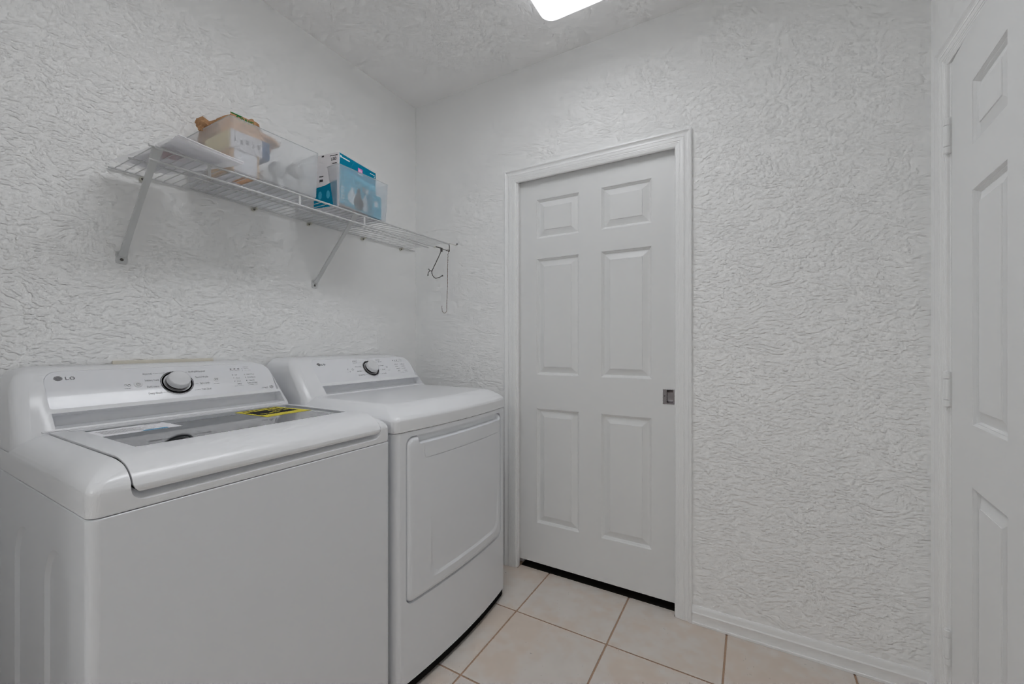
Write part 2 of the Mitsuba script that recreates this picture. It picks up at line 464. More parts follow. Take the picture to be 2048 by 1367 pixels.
labels['door_2'] = {'kind': 'structure', 'label': 'white six panel hinged door standing slightly ajar at the right edge', 'category': 'door'}
lf, pans = door_meshes(.911, .012, 2.011, [(.1715, .3985), (.5125, .7395)], [(1.694, 1.868), (.954, 1.581), (.196, .794)], .035)
A = math.radians(4.62)
HX, HY = 2.2905, -.1645
DS, DN = np.array([-math.sin(A), -math.cos(A)]), np.array([math.cos(A), -math.sin(A)])
at2 = lambda s, d, z: (HX + DS[0] * s + DN[0] * d, HY + DS[1] * s + DN[1] * d, z)
put('leaf', mapped(lf, at2), 'paint_door', 20, parent='door_2')
for p in pans: put('panel', mapped(p, at2), 'paint_door', 20, parent='door_2')
for zc in (1.796, 1.0355, .2595):
    h = f'door_2__hinge' if zc > 1.7 else f'door_2__hinge_{1 if zc > 1 else 2:03d}'
    labels[h] = {'label': 'white painted butt hinge'}
    hx, hy = HX - .0085, HY + .0055
    kn = []
    for a, b in ((-.052, -.033), (-.0318, .0302), (.0314, .052)):
        kn.append(lathe([(.0001, a), (.0078, a), (.0086, a + .0008), (.0086, b - .0008), (.0078, b), (.0001, b)], (hx, hy, zc), Z_, 20))
    puts('knuckle', kn, 'paint_trim', 30, parent=h)
    puts('pin', [lathe([(.0001, -.0565), (.0028, -.0560), (.0042, -.0525), (.0042, -.052)], (hx, hy, zc), Z_, 14),
                    lathe([(.0042, .052), (.0048, .0535), (.0036, .0565), (.0001, .0575)], (hx, hy, zc), Z_, 14)], 'paint_trim', 30, parent=h)
    puts('leaf_plate', [rbox(HX - .0085, HX - .0002, hy + .001, hy + .0035, zc - .051, zc + .051, .0004), rbox(HX - .007, HX + .0005, HY + .0008, HY + .0025, zc - .051, zc + .051, .0004)], 'paint_trim', 30, parent=h)

# ------------------------------------------------------------------ ceiling light
light = thing('ceiling_light', 'long white rounded ceiling light glowing at the top edge of the photo', 'ceiling light')
LX0, LX1, LY0, LY1 = 1.012, 1.302, -1.51, -.288
put('mounting_pan', loft([np.c_[rrect(LX0 + .02 + i, LX1 - .02 - i, LY0 + .02 + i, LY1 - .02 - i, .04), np.full(28, z)] for i, z in ((0, H - .018), (0, H - .0005))]), 'white_plastic', 30, parent=light)
lp = []
for i, z in ((.006, H - .0185), (.0, H - .022), (.0, H - .066), (.0012, H - .0705), (.005, H - .0725), (.006, H - .0715), (.006, H - .068)):
    lp.append(np.c_[rrect(LX0 + i, LX1 - i, LY0 + i, LY1 - i, max(.052 - i * .6, .012), 8), np.full(36, z)])
put('rim', loft(lp), 'white_plastic', 30, parent=light, emitter={'type': 'area', 'radiance': rgb(*[c * .13 for c in LAMP_RADIANCE]), 'sampling_weight': .15})
lp = []
for i, z in ((.0062, H - .069), (.0062, H - .0722), (.012, H - .0752), (.03, H - .0785), (.06, H - .0800)):
    lp.append(np.c_[rrect(LX0 + i, LX1 - i, LY0 + i, LY1 - i, max(.052 - i * .6, .012), 8), np.full(36, z)])
lens = mf(loft(lp))
# the lens is brightest over the lamps in its middle and fades towards the far end
FADE = [(.06, .108), (.11, .122), (.16, .145), (.22, .25), (.29, .45), (.38, .75), (1.30, 1.21)]
d0 = 0.0
for d1, k in FADE:
    piece = lens ^ bx(0, 3, LY1 - d1, LY1 - d0 + (.01 if d0 == 0 else 0), 2, 3)
    put('diffuser', piece, 'white_plastic', 30, parent=light, emitter={'type': 'area', 'radiance': rgb(*[c * k for c in LAMP_RADIANCE]), 'sampling_weight': max(2.0 * k * (min(d1, 1.22) - d0), .03)})
    d0 = d1
# added fill light, unseen behind the camera
hl = 'fill_light'
labels[hl] = {'kind': 'structure', 'label': 'added flat round fill light, unseen behind the camera'}
put('diffuser', lathe([(.30, H - .002), (.30, H - .03), (.26, H - .05), (.0001, H - .055)], (1.3, YF - 1.1, 0), Z_, 40), 'white_plastic', 30, parent=hl, emitter={'type': 'area', 'radiance': rgb(*FILL_RADIANCE), 'sampling_weight': 1.2})

# ------------------------------------------------------------------ consoles shared by washer and dryer
def interp_x(curve, z):
    c = np.asarray(curve)
    return np.interp(z, c[:, 1], c[:, 0])


class Panel:
    """the sloping control panel: points on it by (y, z)"""

    def __init__(self, curve):
        self.c = np.asarray(curve)

    def frame(self, z):
        k = np.clip(np.searchsorted(self.c[:, 1], z) - 1, 0, len(self.c) - 2)
        d = self.c[k + 1] - self.c[k]
        d = d / np.linalg.norm(d)
        v = np.array([d[0], 0, d[1]])
        return v, np.cross(Y_, v)        # up the slope, outward

    def at(self, y, z, lift=.0004):
        _, n = self.frame(z)
        return np.array([interp_x(self.c, z), y, z]) + n * (lift + .0012)

    def write(self, text, y, z, h, width=None, bold=False):
        v, n = self.frame(z)
        return writing(text, h, self.at(y, z, .0001), Y_, v, n, width, .0003, bold)

    def bar(self, y0, y1, z, t=.0008):
        v, n = self.frame(z)
        return extr(shapely.box(0, -t / 2, y1 - y0, t / 2), self.at(y0, z, .0001), Y_, v, n, .0003)

    def disc(self, y, z, r, inner=0, a0=None, a1=None, ay=1.0, lift=.0001, d=.0003):
        v, n = self.frame(z)
        g = Point(0, 0).buffer(r, 24)
        if inner: g = g.difference(Point(0, 0).buffer(inner, 24))
        if a0 is not None:
            t = np.radians(np.linspace(a0, a1, 30))
            g = g.intersection(Polygon([(0, 0)] + [(3 * r * math.cos(q), 3 * r * math.sin(q)) for q in t]))
        return extr(shapely.affinity.scale(g, ay, 1, origin=(0, 0)), self.at(y, z, lift), Y_, v, n, d)

    def poly(self, pts, y, z, lift=.0001):
        v, n = self.frame(z)
        return extr(Polygon(pts), self.at(y, z, lift), Y_, v, n, .0003)


def console_mesh(sections, xb, y0, y1, r):
    """sections rows (z, front x, inset of the ends)"""
    loops = []
    for z, xf, i in sections:
        rf = min(r, (xf - xb) * .45)
        loops.append(np.c_[rrect(xb, xf, y0 + i, y1 - i, (.012 if xf - xb > .05 else .004, rf, rf, .012 if xf - xb > .05 else .004), 8), np.full(36, z)])
    return hull(np.vstack(loops))


def panel_slab(curve, y0, y1, r, n=14):
    """thin plate following the curve, upper corners rounded"""
    c = np.asarray(curve)
    zz = np.linspace(c[0, 1], c[-1, 1], 40)
    rows = []
    for z in zz:
        dz = c[-1, 1] - z
        ins = r - math.sqrt(max(r * r - (r - dz) ** 2, 0)) if dz < r else 0
        ds = z - c[0, 1]
        rb = .006
        ins = max(ins, rb - math.sqrt(max(rb * rb - (rb - ds) ** 2, 0)) if ds < rb else 0)
        x = interp_x(c, z)
        k = np.clip(np.searchsorted(c[:, 1], z) - 1, 0, len(c) - 2)
        d = c[k + 1] - c[k]
        d /= np.linalg.norm(d)
        nx, nz = d[1], -d[0]
        rows.append((x, z, ins, nx, nz))
    P = lambda x, z, nx, nz, h, y: (x + nx * h, y, z + nz * h)
    loops = []
    for x, z, ins, nx, nz in rows:
        a, b = y0 + ins, y1 - ins
        loops.append([P(x, z, nx, nz, -.004, a), P(x, z, nx, nz, .0006, a), P(x, z, nx, nz, .0012, a + .0008), P(x, z, nx, nz, .0012, b - .0008), P(x, z, nx, nz, .0006, b), P(x, z, nx, nz, -.004, b)])
    m = loft(loops)
    if m.volume < 0: m.invert()
    return m


def brand_mark(pn, y, z, r, cp, key, ay=1.0):
    """round emblem: dark disc with pale ring, eye and nose, then the two letters"""
    put('emblem', pn.disc(y, z, r, ay=ay), 'grey_print', False, parent=cp)
    pale = [pn.disc(y, z, r * .86, r * .76, -60, 300 - 25, ay=ay, lift=.0005), pn.disc(y - r * .33 * ay, z + r * .22, r * .13, lift=.0005)]
    pale.append(pn.poly([(-r * .06, r * .42), (r * .06, r * .42), (r * .06, -r * .30), (r * .34, -r * .30), (r * .34, -r * .42), (-r * .06, -r * .42)], y, z, .0005))
    put('emblem_face', cat_(*pale), 'pale_print', False, parent=cp)


# ------------------------------------------------------------------ washing machine
wm = thing('washing_machine', 'white top loading washing machine in front with glass lid and yellow sticker', 'washing machine')
WY0, WY1, WXF = -1.640, -.949, .780
body = hull(np.vstack([np.c_[rrect(.065 + i, WXF + .0006 - i, WY0 - .0004 + i, WY1 + .0004 - i, (.008, .018, .018, .008), 6), np.full(28, z)] for i, z in ((.004, .030), (0, .036), (0, .8605), (.0008, .8625), (.0022, .8638))]))
for xc, zt in ((.165, .768), (.388, .770), (.612, .773)):
    o = []
    for ins, dep in ((-.0012, -.001), (.009, .0062)):
        w, zb = .077 - ins, .10 + ins
        pts = [(xc + w * math.cos(t), zt - .077 * 1.2 + (w * 1.2) * math.sin(t)) for t in np.linspace(0, math.pi, 24)] + [(xc - w, zb), (xc + w, zb)]
        o += [(a, WY0 - .0004 + dep, b) for a, b in pts]
    body -= hull(o)
put('body', body, 'enamel_body', 25, parent=wm)
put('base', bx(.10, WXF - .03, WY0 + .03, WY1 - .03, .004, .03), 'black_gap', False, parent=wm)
for fx in (.12, WXF - .09):
    for fy in (WY0 + .06, WY1 - .06):
        put('foot', lathe([(.0001, .0003), (.022, .0003), (.024, .004), (.016, .012), (.012, .030), (.0001, .030)], (fx, fy, 0), Z_, 16), 'grey_plastic', 30, parent=wm)

COVER = [(.0012, .8655), (0, .8675), (0, .9050), (.0012, .912), (.0045, .919), (.0105, .9265), (.019, .9335), (.029, .9395), (.041, .9445), (.055, .9485), (.070, .9508), (.086, .9520)]
cov = hull(np.vstack([np.c_[rrect(.06 + i * .3, WXF - i, WY0 + i, WY1 - i, (.006, .018 + i * .35, .018 + i * .35, .006), 8), np.full(36, z)] for i, z in COVER]))
LID0, LID1 = -1.579, -.991


def lid_solid(g, y0, y1):
    """the lid's profile (side view) grown by g, its lower front corners rounded"""
    top = [(.272 - g, .9395), (.272 - g, .9528)] + [(WXF - i + (.0012 if i < .03 else .0006), z + .0012) for i, z in COVER[::-1] if z > .914] + [(.7825, .9085), (.7822, .9015), (.7795, .8965), (.774, .8945), (.765, .897), (.735, .915), (.70, .9385)]
    pl = Polygon(top).buffer(g, join_style=1) if g else Polygon(top)
    s = mf(extr(pl, (0, y0 - .01, 0), X_, Z_, Y_, y1 - y0 + .02))
    fr = rrect(y0, y1, .8925 - g, 1.02, (.022, .022, .001, .001), 8)
    cut = hull(np.vstack([np.c_[np.full(len(fr), x), fr] for x in (.1, .9)]))
    return s ^ cut


pocket = []
fr = rrect(LID0 - .003, LID1 + .003, .8795, .93, (.024, .024, .001, .001), 8)
fr2 = rrect(LID0 + .006, LID1 - .006, .8905, .93, (.016, .016, .001, .001), 8)
pocket = hull(np.vstack([np.c_[np.full(len(fr), .785), fr], np.c_[np.full(len(fr), .7795), fr], np.c_[np.full(len(fr2), .756), fr2]]))
cov = cov - lid_solid(.0024, LID0 - .0024, LID1 + .0024) - pocket
tub_hole = hull(np.vstack([np.c_[rrect(.30, .655, -1.535, -1.0, .09, 10), np.full(44, z)] for z in (.5, 1.0)]))
cov = cov - tub_hole
COV_W = cov
# dust box under the lid: tub ring and drum
tub = hull(np.vstack([np.c_[rrect(.298, .657, -1.537, -.998, .09, 10), np.full(44, z)] for z in (.72, .938)])) - hull(np.vstack([np.c_[rrect(.302, .653, -1.533, -1.002, .088, 10), np.full(44, z)] for z in (.724, .95)]))
put('tub', tub, 'tub_grey', 30, parent=wm)

lid = lid_solid(0, LID0, LID1)
win = hull(np.vstack([np.c_[rrect(.308, .640, -1.531, -1.003, .010, 6), np.full(28, z)] for z in (.85, 1.0)]))
seat = hull(np.vstack([np.c_[rrect(.304, .644, -1.535, -.999, .012, 6), np.full(28, z)] for z in (.930, .9495)]))
ld = wm + '__lid'
put('frame', lid - win - seat, 'enamel', 32, parent=ld)
put('glass', trimesh.Trimesh([(.305, -1.534, .9488), (.643, -1.534, .9488), (.643, -1.0, .9488), (.305, -1.0, .9488)], [(0, 1, 2), (0, 2, 3)], process=False), 'lid_glass', False, parent=ld)
labels[ld + '__glass'] = {'label': 'dark tinted glass window'}
ws = hull(np.vstack([np.c_[rrect(.3065, .6415, -1.5325, -1.0015, .011, 6), np.full(28, z)] for z in (.9472, .9482)]))
hing = [rbox(.2735, .3000, LID0 + .03, LID1 - .03, .9530, .9546, .0007), rbox(.248, .2690, LID0 - .012, LID1 + .012, .9510, .9558, .0018)]
puts('hinge_strip', hing, 'enamel', 30, parent=wm)

WPC = [(.2125, .994), (.2047, 1.007), (.1967, 1.020), (.1885, 1.033), (.1795, 1.046), (.1690, 1.059), (.1575, 1.072), (.1487, 1.081), (.1400, 1.0895), (.1330, 1.096)]
WSEC = [(.905, .272, 0), (.952, .268, 0.001), (.972, .246, .003), (1.008, .2155, .007), (1.046, .1865, .011), (1.072, .1655, .017), (1.088, .149, .027), (1.098, .133, .040), (1.1045, .110, .056), (1.107, .088, .068)]
wc = console_mesh(WSEC, -.006, -1.637, -.953, .032)
PY0, PY1 = -1.566, -.977
chan = hull([(x, y, z) for y in (PY0, PY1) for x, z in ((.40, .9565), (.40, .9935), (.205, .9935), (.1925, .982), (.2035, .9575))])
wc = wc - chan - bx(-1, .009, -3, 1, 0, 3)
rec = panel_slab([(x + .0015, z) for x, z in WPC], PY0 - .0012, PY1 + .0012, .034)
wc = wc - hull(np.vstack([np.array(rec.vertices), np.array(rec.vertices) + [.03, 0, .03]]))
put('console', wc, 'enamel', 32, parent=wm)
put('top_cover', COV_W - console_mesh([(z - .001, x + .0016, i - .0014) for z, x, i in WSEC], .0075, -1.637, -.953, .0335), 'enamel', 32, parent=wm)
pw = Panel(WPC)
cp = wm + '__control_panel'
put('panel_face', panel_slab(WPC, PY0, PY1, .033), 'panel_plastic', 20, parent=cp)
brand_mark(pw, -1.538, 1.0768, .0082, cp, 'w', 1.04)
put('brand_letters', pw.write('LG', -1.5258, 1.0728, .0098, .0200, True), 'grey_print', False, parent=cp)
L = [pw.write('Normal', -1.3592, 1.0752, .0062, .0225), pw.bar(-1.3345, -1.3015, 1.0776, .0007), pw.write('Heavy Duty', -1.3596, 1.0562, .0062, .0358), pw.bar(-1.3215, -1.3155, 1.0585, .0007),
     pw.write('Delicates', -1.3590, 1.0374, .0062, .030), pw.bar(-1.3265, -1.3155, 1.040, .0007), pw.write('Deep Wash', -1.3592, 1.0181, .0062, .0335), pw.bar(-1.3235, -1.304, 1.0205, .0007),
     pw.write('Bedding/Waterproof', -1.2405, 1.0756, .0062, .0495), pw.bar(-1.2560, -1.2435, 1.0780, .0007), pw.write('Speed Wash', -1.2270, 1.0572, .0062, .0375), pw.write('Spin Only', -1.2200, 1.0373, .0062, .0296),
     pw.bar(-1.2330, -1.2225, 1.0395, .0007), pw.write('Tub Clean', -1.2198, 1.0184, .0062, .0290), pw.bar(-1.2400, -1.2225, 1.0205, .0007)]
L += [pw.write('Temp.', -1.1080, 1.0272, .0056, .0155), pw.write('Extra Rinse', -1.0728, 1.0272, .0060, .0330), pw.bar(-1.118, -1.088, 1.0225, .0006), pw.bar(-1.074, -1.040, 1.0228, .0006),
      pw.write('Hot', -1.1062, 1.0578, .0045, .0085), pw.write('Warm', -1.1062, 1.0470, .0045, .0135), pw.write('Cold', -1.1062, 1.0363, .0045, .0110),
      pw.write('Water Plus', -1.0660, 1.0576, .0045, .0260), pw.write('Extra Rinse', -1.0660, 1.0470, .0045, .0260), pw.write('Deep Fill', -1.0660, 1.0363, .0045, .0200),
      pw.bar(-1.4105, -1.3950, 1.0395, .0008), pw.bar(-1.1811, -1.1621, 1.0351, .0009), pw.bar(-1.1154, -1.0818, 1.0745, .0007), pw.bar(-1.0660, -1.0475, 1.0850, .0006), pw.bar(-1.0660, -1.0490, 1.0795, .0007), pw.bar(-1.0660, -1.0440, 1.0740, .0007),
      pw.bar(-1.0306, -1.0067, 1.0085, .0009), pw.bar(-1.0280, -1.0080, 1.0105, .0007), pw.bar(-1.0290, -1.0100, 1.0065, .0006)]
L += [pw.write('10', -1.0020, 1.0062, .0078, .0115, True), pw.disc(-.9935, 1.0098, .0062, .0052)]
L += [pw.disc(-1.4065, 1.0495, .0030, .0023), pw.disc(-1.3985, 1.0478, .0040, .0031), pw.bar(-1.4000, -1.3970, 1.0500, .0008)]
put('lettering', cat_(*L), 'grey_print', False, parent=cp, label='grey cycle names, ticks and icons')
D = [pw.bar(-1.1135, -1.1075, 1.0796, .0030), pw.bar(-1.1010, -1.0950, 1.0796, .0030), pw.bar(-1.0880, -1.0820, 1.0796, .0030), pw.disc(-1.0726, 1.0795, .0014), pw.disc(-1.0724, 1.0742, .0014)]
D += [pw.disc(y, z, .0015) for y, z in ((-1.1132, 1.0598), (-1.1131, 1.0491), (-1.1130, 1.0383), (-1.0730, 1.0596), (-1.0730, 1.0491), (-1.0730, 1.0382))]
put('indicator_lights', cat_(*D), 'black_print', False, parent=cp, label='small black indicator windows')


def button(pn, y, z, r, parent, mark):
    v, n = pn.frame(z)
    put('button', lathe([(r, -.001), (r, .0006), (r - .0006, .0012), (.0001, .0012)], pn.at(y, z, 0), n, 28), 'white_plastic', 30, parent=parent)
    q = pn.at(y, z, .0013)
    ms = []
    if mark == 'power':
        g = Point(0, 0).buffer(.0046, 20).difference(Point(0, 0).buffer(.0037, 20)).difference(shapely.box(-.0014, 0, .0014, .01))
        g = g.union(shapely.box(-.00055, .0006, .00055, .0054))
    else:
        g = Polygon([(-.0050, -.0034), (-.0008, 0), (-.0050, .0034)]).union(shapely.box(.0006, -.0030, .0018, .0030)).union(shapely.box(.0030, -.0030, .0042, .0030))
    put('button_mark', extr(g, q, Y_, v, n, .0003), 'grey_print', False, parent=parent)


button(pw, -1.3772, 1.0492, .0105, cp, 'power')
button(pw, -1.1680, 1.0494, .0092, cp, 'play')


def dial(pn, y, z, parent, ring_t):
    v, n = pn.frame(z)
    o = pn.at(y, z, 0)
    d = parent + '__dial'
    put('ring', pn.disc(y, z, .0435, .0435 - ring_t, lift=0, d=.0006), 'dark_print', False, parent=d, label='thin black ring')
    put('dish', lathe([(.0405, .0002), (.0400, .0016), (.0385, .0012), (.0330, -.0010), (.0280, -.0014), (.0001, -.0014)], o, n, 48), 'silver_ring', 30, parent=d)
    put('gap_shade', lathe([(.0272, -.0012), (.0272, .0070), (.0001, .0070)], o, n, 48), 'black_gap', 30, parent=d)  # black core standing in for the shade under the knob
    put('knob', lathe([(.0295, .0070), (.0312, .0082), (.0315, .0100), (.0300, .0200), (.0287, .0232), (.0264, .0248), (.0235, .0248), (.0150, .0232), (.0001, .0228)], o, n, 56), 'white_plastic', 40, parent=d)
    put('spindle', lathe([(.020, .003), (.020, .009)], o, n, 24), 'black_gap', 30, parent=d)


dial(pw, -1.2795, 1.0478, cp, .0017)

# stickers on the lid
def sheet(corners, t, z):
    c = np.array(corners)
    v = np.vstack([np.c_[c, np.full(len(c), z)], np.c_[c, np.full(len(c), z + t)]])
    n = len(c)
    f = [(0, i + 1, i) for i in range(1, n - 1)] + [(n, n + i, n + i + 1) for i in range(1, n - 1)]
    for i in range(n):
        j = (i + 1) % n
        f += [(i, j, n + j), (i, n + j, n + i)]
    m = trimesh.Trimesh(v, f, process=False)
    if m.volume < 0: m.invert()
    return m


def quad_in(c, a0, a1, b0, b1):
    c = np.array(c, float)
    P = lambda a, b: (c[0] * (1 - a) + c[1] * a) * (1 - b) + (c[3] * (1 - a) + c[2] * a) * b
    return [P(a0, b0), P(a1, b0), P(a1, b1), P(a0, b1)]


YS = [(.3290, -1.183), (.3180, -1.043), (.4880, -1.024), (.4950, -1.174)]
sk = wm + '__energy_sticker'
labels[sk] = {'label': 'yellow and black energy sticker'}
ZG = .9490
put('sheet', sheet(YS, .0007, ZG), 'yellow_paper', False, parent=sk)
prt = [sheet(quad_in(YS, .06, .90, .24, .76), .0003, ZG + .0007)]
for k in range(9):
    prt.append(sheet(quad_in(YS, .10 + k * .095, .10 + k * .095 + .06, .07, .15), .0003, ZG + .0007))
put('print', cat_(*prt), 'black_print', False, parent=sk)
prt = [sheet(quad_in(YS, a, a + w, b, b + .05), .0003, ZG + .0010) for a, w, b in ((.5, .07, .33), (.60, .11, .33), (.73, .12, .33), (.48, .10, .48), (.62, .08, .48), (.74, .13, .48), (.12, .14, .62), (.30, .09, .62), (.42, .12, .62))]
put('print', cat_(*prt), 'yellow_paper', False, parent=sk)
IS = [(.3240, -1.529), (.3240, -1.372), (.4320, -1.366), (.4280, -1.526)]
sk = wm + '__instruction_sheet'
labels[sk] = {'label': 'white instruction sheet with blue strip'}
put('sheet', sheet(IS, .0006, ZG), 'white_paper', False, parent=sk)
put('print', sheet(quad_in(IS, .50, .82, .86, 1.0), .0003, ZG + .0006), 'blue_print', False, parent=sk)
prt = [sheet(quad_in(IS, .72, .95, .06, .12), .0003, ZG + .0006)]
for k in range(9):
    prt.append(sheet(quad_in(IS, .08, .45 + .4 * ((k * 37) % 10) / 10, .22 + k * .066, .235 + k * .066), .0003, ZG + .0006))
put('print', cat_(*prt), 'pale_print', False, parent=sk)

# ------------------------------------------------------------------ dryer
dm = thing('dryer', 'white clothes dryer with bowed front door between washer and sliding door', 'dryer')
DY0, DY1, DXF = -.925, -.232, .7765
DYC, DHW, BOW = (DY0 + DY1) / 2, (DY1 - DY0) / 2, .0245


def bowed(m, L=.02):
    g = tm(m.refine_to_length(L)) if isinstance(m, m3.Manifold) else m
    v = np.array(g.vertices)
    w = np.clip((v[:, 0] - .45) / (.755 - .45), 0, 1)
    w = w * w * (3 - 2 * w)
    v[:, 0] += w * BOW * np.clip(1 - ((v[:, 1] - DYC) / DHW) ** 2, -.1, 1)
    return trimesh.Trimesh(v, np.array(g.faces), process=False)


put('cabinet', rbox(.06, .7465, DY0 + .004, DY1 - .004, .036, .8765, .004), 'enamel_body', 30, parent=dm)
fp_ = hull(np.vstack([np.c_[rrect(.7485, DXF - .002 - i, DY0 + .002 + i, DY1 - .002 - i, (.004, .024, .024, .004), 8), np.full(36, z)] for i, z in ((.003, .0405), (0, .0425), (0, .8755), (.0015, .8775))]))
O0, O1, P0, P1 = -.8795, -.2845, .3015, .8595
ro = rrect(O0, O1, P0, P1, .028, 10)
ri = rrect(O0 + .001, O1 - .001, P0 + .001, P1 - .001, .027, 10)
fp_ = fp_ - hull(np.vstack([np.c_[np.full(44, .79), rrect(O0 - .003, O1 + .003, P0 - .003, P1 + .003, .03, 10)], np.c_[np.full(44, .7735), ro], np.c_[np.full(44, .756), ri]]))
put('front_panel', bowed(fp_), 'enamel_body', 32, parent=dm)
e0, e1, q0, q1 = -.8765, -.2875, .3045, .8565
door = hull(np.vstack([np.c_[np.full(44, x), rrect(e0 + i, e1 - i, q0 + i, q1 - i, max(.026 - i * .5, .012), 10)] for i, x in ((0, .7562), (0, .7645), (.0009, .7690), (.0032, .7735), (.0065, .7765), (.0105, .7785), (.016, .7795), (.024, .7800))]))
door = door.refine_to_length(.02)
scoop = hull(np.vstack([np.c_[np.full(36, .80), rrect(-.832, -.297, .8305, .93, (.014, .014, .002, .002), 8)], np.c_[np.full(36, .781), rrect(-.832, -.297, .8300, .93, (.014, .014, .002, .002), 8)], np.c_[np.full(36, .760), rrect(-.823, -.306, .8365, .93, (.012, .012, .002, .002), 8)]]))
eo, ei = rrect(-.7775, -.318, .3445, .66, (.042, .042, .004, .004), 10), rrect(-.7635, -.332, .3590, .66, (.036, .036, .004, .004), 10)
emb = hull(np.vstack([np.c_[np.full(44, .7815), eo], np.c_[.7758 + .0046 * np.clip((ei[:, 1] - .40) / .22, 0, 1.3), ei]]))
gy0, gy1, gz0, gz1 = -.8035, -.3135, .7775, .8300
gr_o = hull(np.vstack([np.c_[np.full(36, x), rrect(gy0 - .0009, gy1 + .0009, gz0 - .0009, .8295, (.013, .013, .001, .001), 8)] for x in (.7768, .79)]))
door = door - scoop - emb - gr_o
put('leaf', bowed(door), 'enamel_body', 32, parent=dm + '__door')
grip = hull(np.vstack([np.c_[np.full(36, x), rrect(gy0 + i, gy1 - i, gz0 + i, .8292 - i, (.012, .012, .001, .001), 8)] for i, x in ((0, .7770), (0, .7796), (.0005, .7801))]))
put('grip', bowed(grip), 'enamel_body', 30, parent=dm + '__door')
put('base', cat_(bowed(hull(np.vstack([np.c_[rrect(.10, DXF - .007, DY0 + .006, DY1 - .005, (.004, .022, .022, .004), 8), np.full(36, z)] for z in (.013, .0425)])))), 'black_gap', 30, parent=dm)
for fx in (.13, DXF - .10):
    for fy in (DY0 + .06, DY1 - .06):
        put('foot', lathe([(.0001, .0003), (.020, .0003), (.022, .004), (.014, .010), (.012, .020), (.0001, .020)], (fx, fy, 0), Z_, 16), 'grey_plastic', 30, parent=dm)
DTOP = [(.0008, .8795), (0, .8815), (0, .9140), (.0010, .9195), (.0040, .9250), (.0100, .9310), (.0185, .9375), (.0290, .9440), (.0400, .9500), (.0515, .9552), (.0630, .9592), (.0750, .9620), (.0880, .9636)]
dt = hull(np.vstack([np.c_[rrect(.05 + i * .2, DXF - i, DY0 + i * .62, DY1 - i * .62, (.006, .022 + i * .2, .022 + i * .2, .006), 8), np.full(36, z)] for i, z in DTOP]))
DSEC = [(.905, .303, 0), (.960, .299, .001), (.980, .2785, .003), (1.014, .247, .007), (1.052, .2175, .011), (1.078, .1965, .017), (1.094, .180, .027), (1.104, .164, .040), (1.1105, .140, .056), (1.113, .118, .068)]
dt = dt - console_mesh([(z - .001, x + .0016, i - .0014) for z, x, i in DSEC], .0105, -.922, -.236, .0335)
put('top_cover', bowed(dt), 'enamel', 34, parent=dm)
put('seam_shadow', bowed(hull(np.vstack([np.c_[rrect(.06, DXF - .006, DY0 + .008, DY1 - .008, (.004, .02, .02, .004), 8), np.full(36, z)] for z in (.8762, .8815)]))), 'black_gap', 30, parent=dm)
DPC = [(x + .030, z + .006) for x, z in WPC]
dc = console_mesh(DSEC, -.003, -.922, -.236, .032)
RY0, RY1 = -.822, -.256
DYP0, DYP1 = RY0, RY1
dc = dc - bx(-1, .012, -3, 1, 0, 3) - hull([(x, y, z) for y in (RY0, RY1) for x, z in ((.45, .9665), (.45, .9995), (.235, .9995), (.2225, .988), (.2335, .9675))])
rec = panel_slab([(x + .0015, z) for x, z in DPC], RY0 - .0012, RY1 + .0012, .034)
dc = dc - hull(np.vstack([np.array(rec.vertices), np.array(rec.vertices) + [.03, 0, .03]]))
put('console', dc, 'enamel', 32, parent=dm)
pd_ = Panel(DPC)
cp = dm + '__control_panel'
put('panel_face', panel_slab(DPC, RY0, RY1, .033), 'panel_plastic', 20, parent=cp)
brand_mark(pd_, -.7832, 1.0826, .0080, cp, 'd', 1.04)
put('brand_letters', pd_.write('LG', -.7738, 1.0785, .0088, .0205, True), 'dark_print', False, parent=cp)
L = [pd_.write('Cotton/', -.6085, 1.0885, .0050, .0265), pd_.write('Normal', -.6095, 1.0803, .0050, .0225), pd_.bar(-.583, -.562, 1.0825, .0006), pd_.write('Perm. Press', -.6105, 1.0632, .0050, .0350), pd_.write('Delicates', -.6123, 1.0437, .0050, .0280),
     pd_.bar(-.581, -.566, 1.0455, .0006), pd_.write('Speed Dry', -.6128, 1.0261, .0050, .0370), pd_.bar(-.572, -.556, 1.0280, .0006), pd_.write('Time Dry', -.4718, 1.0895, .0050, .0295), pd_.write('60 min', -.4632, 1.0810, .0046, .0220), pd_.bar(-.480, -.467, 1.0830, .0006),
     pd_.write('50 min', -.4646, 1.0626, .0046, .0215), pd_.bar(-.475, -.469, 1.0645, .0006), pd_.write('40 min', -.4650, 1.0440, .0046, .0220), pd_.bar(-.478, -.469, 1.0460, .0006), pd_.write('30 min', -.4658, 1.0258, .0046, .0205), pd_.bar(-.490, -.470, 1.0278, .0006)]
L += [pd_.poly([(-.005, -.0032), (-.0008, 0), (-.005, .0032)], -.4261, 1.0560), pd_.bar(-.4258, -.4245, 1.0560, .0062), pd_.bar(-.4235, -.4222, 1.0560, .0062), pd_.bar(-.4354, -.4149, 1.0412, .0008), pd_.bar(-.6619, -.6453, 1.0462, .0010),
      pd_.disc(-.6545, 1.0560, .0034, .0026), pd_.disc(-.6290, 1.0540, .0052, .0042), pd_.bar(-.6295, -.6285, 1.0585, .0045)]
L += [pd_.bar(-.3624, -.3008, 1.0794, .0006), pd_.bar(-.322, -.300, 1.0855, .0007), pd_.bar(-.322, -.305, 1.0905, .0006)]
for y, zz_ in ((-.3640, (1.0656, 1.0552, 1.0447)), (-.3225, (1.0654, 1.0550, 1.0443))):
    for z in zz_: L += [pd_.bar(y, y + .014, z + .0012, .0022), pd_.bar(y + .0155, y + .020, z + .0008, .0015)]
